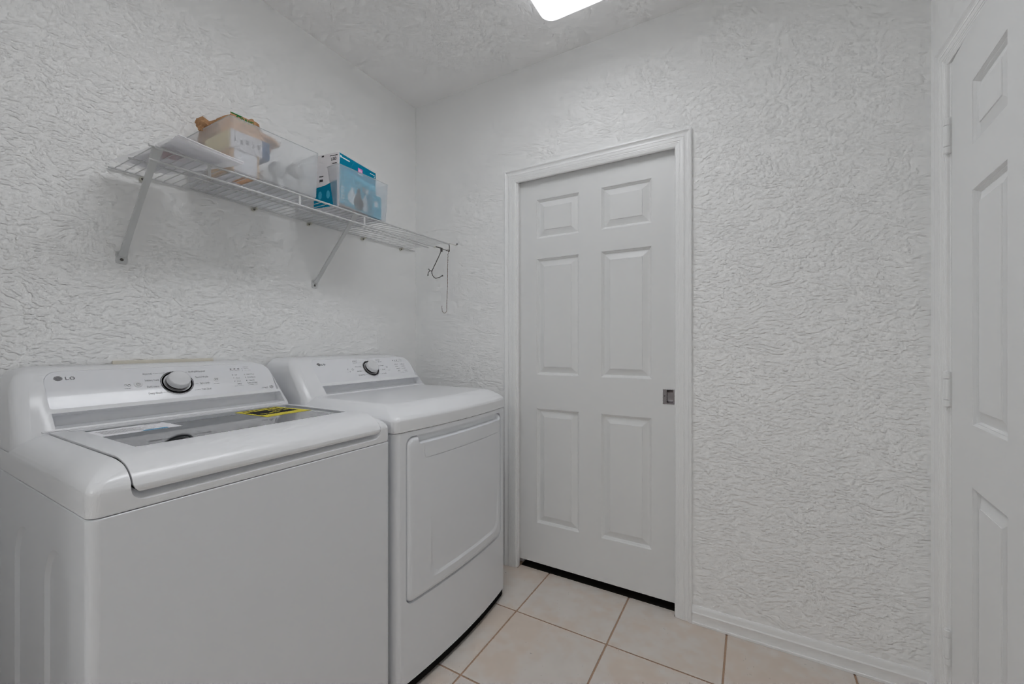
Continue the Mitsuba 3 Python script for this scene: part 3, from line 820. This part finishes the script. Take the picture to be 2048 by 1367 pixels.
L += [pd_.write('Temp.', -.3655, 1.0332, .0046, .0150), pd_.write('Time Dry', -.3256, 1.0332, .0046, .0265), pd_.bar(-.366, -.320, 1.0270, .0006), pd_.bar(-.316, -.300, 1.0285, .0006)]
put('lettering', cat_(*L), 'grey_print', False, parent=cp, label='grey cycle names, ticks and icons')
D = [pd_.bar(y - .0025, y + .0025, 1.0858, .0040) for y in (-.3629, -.3498, -.3366)] + [pd_.disc(y, z, .0013) for y, z in ((-.3690, 1.0664), (-.3668, 1.0560), (-.3665, 1.0455), (-.3267, 1.0662), (-.3280, 1.0558), (-.3291, 1.0451))]
put('indicator_lights', cat_(*D), 'black_print', False, parent=cp, label='small black indicator windows')
dial(pd_, -.5250, 1.0555, cp, .0013)

# ------------------------------------------------------------------ wire shelf
ZS = 1.7315
sh = thing('wire_shelf', 'white wire shelf along the left wall above the washer and dryer', 'wire shelf')
SY0, SY1, SXF = -1.3955, -.020, .305
rod = lambda p, q, r: tube([p, (np.asarray(p) + q) / 2, q], r, 10)
put('back_rail', rod((.0085, SY0, ZS), (.0085, SY1, ZS), .0032), 'wire_coat', 40, parent=sh)
put('front_rail', rod((SXF, SY0, ZS - .001), (SXF, -.058, ZS - .001), .0036), 'wire_coat', 40, parent=sh)
put('lower_rail', rod((SXF, SY0, ZS - .0410), (SXF, -.182, ZS - .0410), .0040), 'wire_coat', 40, parent=sh)
put('middle_rail', rod((.157, SY0 + .002, ZS - .004), (.157, -.062, ZS - .004), .0026), 'wire_coat', 40, parent=sh)
w0 = mikit.ply(tube([(.0085, 0, ZS + .003), (.15, 0, ZS + .003), (SXF - .006, 0, ZS + .003), (SXF + .001, 0, ZS + .0015), (SXF + .0035, 0, ZS - .003)], .0014, 7), 'wire_coat', smooth=40)
NW = 52
for k in range(NW):
    put('deck_wire', {**w0, 'to_world': T().translate([0, -1.3800 + k * .0255, 0])}, None, parent=sh)
for y in (-1.245, -.946, -.646, -.349):
    put('strap', rbox(SXF - .0008, SXF + .0008, y - .0045, y + .0045, ZS - .042, ZS, .0005), 'wire_coat', 30, parent=sh)
put('rail_cap', trimesh.creation.icosphere(3, .0062).apply_translation((SXF, -.181, ZS - .041)), 'clip_plastic', True, parent=sh)
for y in (-1.362, -.676):
    b = sh + ('__support_bracket' if y < -1 else '__support_bracket_001')
    yt = y - .012
    P, Q = np.array([.006, y, 1.455]), np.array([SXF - .004, yt, ZS - .003])
    d = (Q - P) / np.linalg.norm(Q - P)
    n = np.cross(d, Y_)
    loops = []
    for t, w, h in ((0, .010, .0015), (.06, .0095, .003), (.5, .0075, .004), (.86, .0085, .003), (.95, .012, .0022), (1, .013, .0015)):
        c = P + (Q - P) * t
        loops.append([c + Y_ * w * a + n * h * bb for a, bb in ((-1, -1), (-.5, -1.0), (.5, -1), (1, -1), (1, 1), (.7, 1), (-.7, 1), (-1, 1))])
    m = loft(loops)
    if m.volume < 0: m.invert()
    put('arm', m, 'wire_coat', 30, parent=b)
    pl_ = hull(np.vstack([np.c_[np.full(28, x), rrect(y - .0145, y + .0145, 1.431, 1.470, .004, 6)] for x in (.0003, .0022)]))
    put('wall_plate', pl_, 'wire_coat', 30, parent=b)
    put('screw', lathe([(.0001, .0016), (.0035, .0014), (.0048, .0003), (.0048, -.002)], (.0024, y, 1.4445), X_, 16), 'dark_metal', 30, parent=b)
    put('rail_clip', rbox(SXF - .010, SXF + .0055, yt - .010, yt + .010, ZS - .007, ZS - .0032, .001), 'wire_coat', 30, parent=b)
for y in (-1.312, -.954, -.711, -.405, -.132):
    c = sh + '__wall_clip' + ('' if y == -1.312 else f'_{(-1.312, -.954, -.711, -.405, -.132).index(y):03d}')
    puts('block', [rbox(.0003, .012, y - .006, y + .006, ZS - .017, ZS - .004, .002), rbox(.003, .018, y + .004, y + .013, ZS - .010, ZS + .0005, .002)], 'clip_plastic', 30, parent=c)
    put('screw', lathe([(.0001, .0014), (.003, .0012), (.0042, .0003), (.0042, -.002)], (.012, y, ZS - .011), X_, 14), 'dark_metal', 30, parent=c)
eb = sh + '__end_bracket'
puts('cradle', [tube([(SXF, -.0585, ZS - .004), (SXF, -.0565, ZS - .022), (SXF, -.058, ZS - .040)], .0022, 8), rbox(SXF - .006, SXF + .006, -.062, -.0585, ZS - .043, ZS - .037, .001)], 'dark_metal', 30, parent=eb)
put('arm', tube([(SXF + .002, -.060, ZS + .0035), (SXF + .006, -.030, ZS + .002), (SXF + .010, -.004, ZS + .001)], .0018, 8), 'clip_plastic', 30, parent=eb)
put('screw', lathe([(.0001, .0014), (.003, .0012), (.0042, .0003), (.0042, -.002)], (SXF + .012, -.003, ZS + .010), (0, -1, 0), 14), 'dark_metal', 30, parent=eb)
put('link_rod', rod((SXF, -.178, ZS - .0385), (SXF, -.060, ZS - .0405), .0018), 'dark_metal', 40, parent=eb)

# hooks hanging at the shelf's right end
hk = thing('robe_hook', 'small dark metal hook with ball tip hanging slanted from the shelf end', 'hook')
hp = [(.304, -.124, 1.6875), (.304, -.130, 1.672), (.304, -.150, 1.640), (.304, -.182, 1.590), (.304, -.203, 1.557)]
hp += [tuple(q) for q in arc((.304, -.172, 1.5560), Y_, Z_, .0315, 180, 300, 12)[1:]] + [(.304, -.140, 1.5330), (.304, -.1185, 1.5445)]
put('shank', tube(hp, .0022, 8), 'dark_metal', 40, parent=hk)
put('ball', trimesh.creation.icosphere(2, .0046).apply_translation((.304, -.116, 1.5455)), 'dark_metal', True, parent=hk)
puts('clasp', [rbox(.3005, .3085, -.131, -.118, 1.676, 1.6935, .002), rbox(.302, .307, -.175, -.118, 1.6925, 1.6970, .0012)], 'dark_metal', 30, parent=hk)
puts('side_prong', [tube([(.304, -.205, 1.560), (.304, -.219, 1.556), (.304, -.2295, 1.549), (.304, -.233, 1.534)], .0019, 8), tube([(.304, -.219, 1.556), (.304, -.226, 1.566), (.304, -.231, 1.562)], .0015, 8)], 'dark_metal', 40, parent=hk)
put('prong_tip', trimesh.creation.icosphere(2, .0036).apply_translation((.304, -.2335, 1.5325)), 'dark_metal', True, parent=hk)
wk = thing('wire_hook', 'long thin rusty wire hook hanging straight down from the shelf end', 'hook')
wp = [tuple(q) for q in arc((.3052, -.071, 1.6905), X_, Z_, .0064, 190, 0, 10)] + [(.3116, -.0715, 1.684), (.308, -.073, 1.670), (.305, -.0705, 1.60), (.305, -.0715, 1.50), (.305, -.0780, 1.42), (.305, -.080, 1.362)]
wp += [tuple(q) for q in arc((.305, -.1005, 1.362), Y_, Z_, .0205, 0, -180, 14)[1:]] + [(.305, -.1212, 1.381)]
put('wire', tube(wp, .0013, 7), 'copper_wire', 40, parent=wk)

# ------------------------------------------------------------------ things on the shelf
ZD = ZS + .0046          # top of the deck wires


def open_bin(x0, x1, y0, y1, z0, z1, t=.0016, taper=.005, r=.012):
    lo, li, hi_, hI = (rrect(x0 + taper, x1 - taper, y0 + taper, y1 - taper, r), rrect(x0 + taper + t, x1 - taper - t, y0 + taper + t, y1 - taper - t, r - t), rrect(x0, x1, y0, y1, r), rrect(x0 + t, x1 - t, y0 + t, y1 - t, r - t))
    n = len(lo)
    v = lambda l, z: np.c_[l, np.full(n, z)]
    return v, lo, li, hi_, hI


def frosted_bin(name, label, x0, x1, y0, y1, z0, z1):
    """a frosted bin: one thin sheet for the walls, one for the floor, a rim bead"""
    b = thing(name, label, 'storage bin', 'frosted storage bins on the shelf')
    v, lo, li, hi_, hI = open_bin(x0, x1, y0, y1, z0, z1)
    sc = lambda l, k: l.mean(0) + (l - l.mean(0)) * k
    put('wall', loft([v(sc(lo, .985), z0 + .0006), v(lo, z0 + .003), v(lo + (hi_ - lo) * .5, (z0 + z1) / 2), v(hi_, z1)], cap=False), 'frosted', 40, parent=b)
    put('bottom', trimesh.Trimesh(np.vstack([v(sc(lo, .985), z0 + .0006), [[*lo.mean(0), z0 + .0006]]]), [(i, (i + 1) % 28, 28) for i in range(28)], process=False), 'frosted', False, parent=b)
    ring = [v(hi_ - (hi_ - hi_.mean(0)) * 0, z1), ]
    o = np.vstack([hi_, hi_[:1]])
    put('rim', tube(np.c_[o, np.full(len(o), z1)], .0013, 6, False), 'rim_plastic', 40, parent=b)
    return b


scene['rim_plastic'] = plastic(.74, .77, .78, 0.2)
B1 = (.014, .318, -1.192, -.874)
B2 = (.030, .320, -.789, -.520)
frosted_bin('storage_bin', 'large frosted plastic bin full of light bulbs and a paper bag', *B1, ZD, 1.908)
frosted_bin('storage_bin', 'smaller frosted plastic bin with the tall teal light box', *B2, ZD, 1.904)


def carton(name, label, x0, x1, y0, y1, z0, z1, mats, rot=0.0, cat='box', group=None):
    """a carton of six separate printed faces joined by material; rot turns it about its front left corner (x1, y0)"""
    b = thing(name, label, cat, group)
    c, s = math.cos(rot), math.sin(rot)
    def R(m):
        v = np.array(m.vertices)
        dx, dy = v[:, 0] - x1, v[:, 1] - y0
        return trimesh.Trimesh(np.c_[x1 + c * dx - s * dy, y0 + s * dx + c * dy, v[:, 2]], m.faces, process=False)
    put('carton', R(tm(rbox(x0, x1, y0, y1, z0, z1, .0008))), mats[0], 20, parent=b)
    return b, R


# tall LED light box standing in the smaller bin
LB = (.175, .3085, -.779, -.548, ZD + .002, 1.958)
lb, R = carton('light_box', 'tall teal and white LED light carton standing in the smaller bin', *LB, ('card_white',), rot=.17)
x1, y0, y1, z0, z1 = LB[1], LB[2], LB[3], LB[4], LB[5]
F = lambda a0, a1, b0, b1: shapely.box(a0, b0, a1, b1)
onf = lambda g, lift=.0002: R(extr(g, (x1 + lift, y0, z0), Y_, Z_, X_, .0002))
wd, ht = y1 - y0, z1 - z0
put('front_print', onf(F(.004, wd - .001, .012, ht - .001)), 'teal_print', False, parent=lb)
put('front_print', onf(F(.004, wd - .001, .012, ht - .062), .0005), 'teal_pale', False, parent=lb)  # same teal, paler below the bin rim: frosted haze put into the colour
put('bottom_print', onf(F(.002, wd - .001, .0003, .012), .0003), 'card_brown', False, parent=lb)
def bulb_shape(cx, cz, r, neck, h):
    return Point(cx, cz).buffer(r, 16).union(Polygon([(cx - r * .75, cz + r * .6), (cx + r * .75, cz + r * .6), (cx + neck, cz + r + h * .45), (cx + neck, cz + r + h), (cx - neck, cz + r + h), (cx - neck, cz + r + h * .45)]))
put('black_lamp_print', onf(bulb_shape(.116, .046, .030, .009, .034), .0010), 'black_print', False, parent=lb)
put('white_lamp_print', cat_(onf(bulb_shape(.076, .056, .027, .007, .018), .0008), onf(bulb_shape(.158, .048, .027, .007, .018), .0008), onf(F(.160, .178, .100, .122), .0008)), 'white_print', False, parent=lb)
put('grey_print', onf(F(.138, .158, .104, .126), .0008), 'grey_print', False, parent=lb)
dash = [onf(F(.010, .030, z, z + .0045), .0008) for z in (.036, .047, .060, .070, .082)] + [onf(F(.010, .045, .026, .029), .0008), onf(F(.150, .205, .024, .0285), .0008), onf(F(.196, .204, .014, .022), .0008), onf(F(.190, .205, .040, .046), .0008)]
dash += [onf(F(.018, .062, ht - .0175, ht - .0125), .0005), onf(Point(.011, ht - .014).buffer(.0055), .0005), onf(F(.112, .142, ht - .047, ht - .043), .0005), onf(F(.192, .224, ht - .016, ht - .013), .0005), onf(F(.218, .223, ht - .026, ht - .021), .0005)]
put('white_lettering', cat_(*dash), 'white_print', False, parent=lb)
put('pink_badge', onf(shapely.box(.116, ht - .036, .137, ht - .024).buffer(.004), .0006), 'pink_print', False, parent=lb)
put('badge_lettering', onf(shapely.union_all([shapely.box(.117 + k * .0055, ht - .034, .120 + k * .0055, ht - .026) for k in range(4)]), .0009), 'white_print', False, parent=lb)
tt = np.radians(np.linspace(0, 360, 60))
ringp = Point(.112, ht - .045).buffer(.042, 32)
put('ring_print', onf(ringp.difference(Point(.112, ht - .045).buffer(.0412, 32)).intersection(F(.004, wd - .001, ht - .061, ht - .002)), .0006), 'teal_pale', False, parent=lb)
dp = LB[1] - LB[0]
onl = lambda g, lift=.0002: R(extr(g, (LB[0], y0 - lift, z0), X_, Z_, -Y_, .0002))
low = Polygon([(.001, .001), (dp - .010, .001), (dp - .010, .108), (dp * .7, .100), (dp * .45, .091), (.001, .084)])
put('side_print', onl(low), 'teal_print', False, parent=lb)
put('side_print', cat_(*[onl(shapely.affinity.scale(Point(q, .052).buffer(.012, 12), .8, 1.4), .0005) for q in (.035, .078)]), 'teal_pale', False, parent=lb)
tx = writing('LED', .0115, R(trimesh.Trimesh([(LB[1] - .040, y0 - .0004, z0 + ht - .030)] * 3, [(0, 1, 2)], process=False)).vertices[0], np.array([math.cos(.17), math.sin(.17), 0]), Z_, np.array([math.sin(.17), -math.cos(.17), 0]), .028, .0003, True)
put('lettering', cat_(tx, onl(F(dp - .034, dp - .010, ht - .045, ht - .041), .0003), onl(F(dp - .045, dp - .006, ht - .012, ht - .009), .0003), onl(F(.006, .020, ht - .010, ht - .004), .0003), onl(F(.044, .056, ht - .010, ht - .004), .0003), onl(F(.030, .052, .128, .132), .0003), onl(F(.032, .050, .108, .118), .0003)), 'dark_print', False, parent=lb)
tb, R2 = carton('light_box', 'small teal carton behind the tall light box in the smaller bin', .2805, .3075, -.606, -.5535, ZD + .002, ZD + .103, ('teal_pale',), rot=.0)
put('print', R2(extr(shapely.box(.012, .05, .030, .075), (.3078, -.606, ZD), Y_, Z_, X_, .0002)), 'white_print', False, parent=tb)

# cartons in the large bin
c1, R3 = carton('bulb_carton', 'white carton with symbols and navy end, upper one in the large bin', .135, .303, -1.183, -1.058, ZD + .078, ZD + .138, ('card_white',))
put('end_print', tm(rbox(.134, .3036, -1.083, -1.0574, ZD + .0775, ZD + .1382, .0004)), 'navy_print', False, parent=c1)
put('side_print', tm(rbox(.134, .3015, -1.1836, -1.180, ZD + .0785, ZD + .1375, .0004)), 'card_cream', False, parent=c1)
put('symbols', cat_(*[writing(t, .0135, (.3032, -1.172 + k * .0180, ZD + .099 + .004 * (k % 2 == 0)), Y_, Z_, X_, .0085, .0003, True) for k, t in enumerate('LXR38')]), 'black_print', False, parent=c1)
c2, R4 = carton('bulb_carton', 'open white carton with orange edges, lower one in the large bin', .150, .300, -1.180, -1.092, ZD + .002, ZD + .0765, ('card_white',))
put('edge_print', cat_(rbox(.149, .3006, -1.1806, -1.172, ZD + .002, ZD + .077, .0004), rbox(.29, .3006, -1.098, -1.0914, ZD + .002, ZD + .077, .0004)), 'card_kraft', False, parent=c2)
put('flap', sheet([(.302, -1.168), (.300, -1.168), (.300, -1.100), (.302, -1.100)], .050, ZD + .022), 'white_paper', False, parent=c2)
put('base_print', tm(rbox(.20, .298, -1.130, -1.094, ZD + .0014, ZD + .0022, .0002)), 'orange_print', False, parent=c2)

# bulbs lying in the large bin
def bulb(c, axis, r, fins, label):
    b = thing('light_bulb', label, 'light bulb', 'light bulbs in the large bin')
    a = np.asarray(axis, float) / np.linalg.norm(axis)
    prof = [(.0001, r * 1.0)] + [(r * math.sin(t), r * math.cos(t)) for t in np.linspace(.15, 2.1, 14)]
    prof += [(r * .62, -r * .95), (r * .52, -r * 1.25)]
    put('globe', lathe(prof[::-1], c, a, 28), 'bulb_white', 50, parent=b)
    put('base', lathe([(.0001, -r * 2.2), (r * .28, -r * 2.15), (r * .40, -r * 1.95), (r * .43, -r * 1.65), (r * .40, -r * 1.55), (r * .44, -r * 1.45), (r * .52, -r * 1.25)], c, a, 20), 'bulb_cap', 40, parent=b)
    if fins:
        u = np.cross(a, [0, 0, 1.0]); u /= np.linalg.norm(u); w = np.cross(a, u)
        fm = []
        for k in range(22):
            t = 2 * math.pi * k / 22
            d = math.cos(t) * u + math.sin(t) * w
            p, q = np.asarray(c) - a * r * .35 + d * r * 1.0, np.asarray(c) - a * r * 1.15 + d * r * .62
            fm.append(tube([p, (p + q) / 2 + d * .002, q], .0014, 5))
        put('collar', cat_(*fm), 'bulb_white', 30, parent=b)


bulb((.272, -.913, ZD + .0355), (.45, .2, -.12), .032, False, 'white globe bulb at the bottom right corner of the large bin')
bulb((.266, -.935, ZD + .0955), (.8, .3, -.1), .0275, False, 'white globe bulb resting highest at the right of the large bin')
bulb((.270, -1.010, ZD + .0695), (-.1, -.15, 1.0), .0300, True, 'ribbed white bulb standing base down at the middle of the large bin')
bulb((.200, -.990, ZD + .031), (.3, -.9, -.05), .0265, True, 'ribbed white bulb lying behind the others in the large bin')
bulb((.284, -.964, ZD + .0265), (.9, -.2, -.1), .0225, False, 'small white bulb lying low between two larger bulbs')
bulb((.283, -1.060, ZD + .0255), (.8, .3, -.1), .0220, False, 'small white bulb lying beside the open carton')

# crumpled paper bag on top of the large bin's contents
pbag = thing('paper_bag', 'crumpled brown paper bag with green lettering on top of the large bin', 'paper bag')
def crumple(m, amp, f, seed):
    v = np.array(m.vertices)
    n = trimesh.Trimesh(v, m.faces, process=False).vertex_normals
    a = 1 - 2 * np.abs(meshkit.fbm(v * f, 3, seed) - .5) * 1.6
    v = v + n * (a[:, None] - .55) * amp
    return trimesh.Trimesh(v, m.faces, process=False)
bpts = []
for y, k in ((-1.174, .50), (-1.150, .80), (-1.128, 1.0), (-1.07, .95), (-1.03, .72), (-1.01, .50)):
    zt = ZD + .147 + .092 * k
    bpts += [(.062 + .01 * k, y, ZD + .147), (.236 - .012 * k, y, ZD + .147), (.206, y, zt - .016), (.192, y, zt), (.095, y, zt + .006), (.076, y, zt - .012)]
put('body', crumple(tm(hull(bpts).refine_to_length(.006)), .009, 34, 3), 'kraft_paper', 35, parent=pbag)


def twist(c, d, ln, r0, r1, seed):
    d = np.asarray(d, float) / np.linalg.norm(d)
    prof = [(.0001, -.012), (r0 * .7, -.010), (r0, 0), (r0 * .9, ln * .3), (r1 * .85, ln * .6), (r1, ln * .9), (r1 * .75, ln), (.0001, ln * .92)]
    m = lathe(prof, c, d, 26)
    m = trimesh.Trimesh(*trimesh.remesh.subdivide(m.vertices, m.faces), process=False)
    return crumple(m, .014, 55, seed)


put('twisted_end', twist((.125, -1.152, ZD + .186), (.1, -1, .10), .048, .016, .022, 5), 'kraft_paper', 35, parent=pbag)
put('twisted_end', twist((.160, -1.066, ZD + .226), (.25, .62, .55), .042, .015, .021, 9), 'kraft_paper', 35, parent=pbag)
vv = np.array([-.30, 0, .954])
nn = np.cross(Y_, vv)
put('flap', crumple(tm(hull([(.196, -1.04, ZD + .212), (.196, -1.04, ZD + .224), (.198, -.985, ZD + .205), (.198, -.975, ZD + .214), (.196, -.955, ZD + .196), (.13, -1.03, ZD + .200), (.14, -.97, ZD + .188)]).refine_to_length(.007)), .004, 40, 4), 'kraft_paper', 35, parent=pbag)
put('label_strip', extr(shapely.box(-.010, -.012, .072, .020).buffer(.002), np.array([.2085, -1.124, ZD + .222]), Y_, vv, nn, .0008), 'kraft_paper', False, parent=pbag)
put('lettering', cat_(extr(shapely.box(-.011, .017, .026, .0215), np.array([.2096, -1.124, ZD + .222]), Y_, vv, nn, .0006), writing('OWE', .0185, np.array([.2096, -1.120, ZD + .2205]), Y_, vv, nn, .062, .0006, True)), 'green_print', False, parent=pbag)

# papers and plastic sleeve at the shelf's left end
pp = thing('paper_stack', 'stack of white papers lying at the left end of the shelf', 'papers')
def paper(corners, z0, curl, seed, n=16, th=.0015):
    c = np.array(corners, float)
    g = np.linspace(0, 1, n)
    V = []
    for b in g:
        for a in g:
            q = (c[0] * (1 - a) + c[1] * a) * (1 - b) + (c[3] * (1 - a) + c[2] * a) * b
            V.append((q[0], q[1], z0 + curl * a ** 4 * (.35 + .65 * (1 - b) ** 1.5) + .0012 * math.sin(5 * a + seed)))
    V = np.array(V)
    F_ = []
    for j in range(n - 1):
        for i in range(n - 1):
            k = j * n + i
            F_ += [(k, k + 1, k + n + 1), (k, k + n + 1, k + n)]
    t = V.copy(); t[:, 2] += th
    edge = list(range(n)) + [n * k + n - 1 for k in range(1, n)] + [n * n - 1 - k for k in range(1, n)] + [n * (n - 1 - k) for k in range(1, n - 1)]
    E_ = []
    for a, b in zip(edge, edge[1:] + edge[:1]):
        E_ += [(a, b, b + n * n), (a, b + n * n, a + n * n)]
    m = trimesh.Trimesh(np.vstack([V, t]), np.vstack([np.array(F_)[:, ::-1], np.array(F_) + len(V), np.array(E_)]), process=False)
    return m
for k in range(4):
    o = .004 * k
    put('sheet', paper([(.075, -1.372 + o), (.374 + .002 * k, -1.358 + o * .4), (.362 + .001 * k, -1.174), (.060, -1.262)], ZD + .0060 + .0017 * k, .012 - .001 * k, k), 'white_paper', 40, parent=pp)
pr = []
for k in range(7):
    pr.append(sheet([(.21 + .012 * k, -1.352), (.214 + .012 * k, -1.352), (.214 + .012 * k, -1.352 + .03 + .05 * ((k * 7) % 5) / 5), (.21 + .012 * k, -1.352 + .03 + .05 * ((k * 7) % 5) / 5)], .0003, ZD + .0043))
put('print', cat_(*pr), 'red_print', False, parent=pp)
ps = thing('plastic_sleeve', 'clear plastic sleeve sticking out under the papers at the shelf end', 'plastic sleeve')
sv = paper([(.055, -1.405), (.372, -1.372), (.352, -1.21), (.05, -1.29)], ZD + .0016, .004, 2)
put('sheet', trimesh.Trimesh(sv.vertices[:256], sv.faces[:450], process=False), 'clear_sleeve', True, parent=ps)

# ------------------------------------------------------------------ outlet box frame behind the washer's console
ob = thing('outlet_box', 'cream outlet box frame on the wall showing just above the washer console', 'outlet box')
put('frame', rbox(.0003, .0075, -1.386, -1.10, .86, 1.1175, .002) - bx(-.01, .05, -1.362, -1.124, .885, 1.0935), 'cream_plastic', 30, parent=ob)
put('back', rbox(.0003, .003, -1.362, -1.124, .885, 1.0935, .0005), 'cream_plastic', 30, parent=ob)
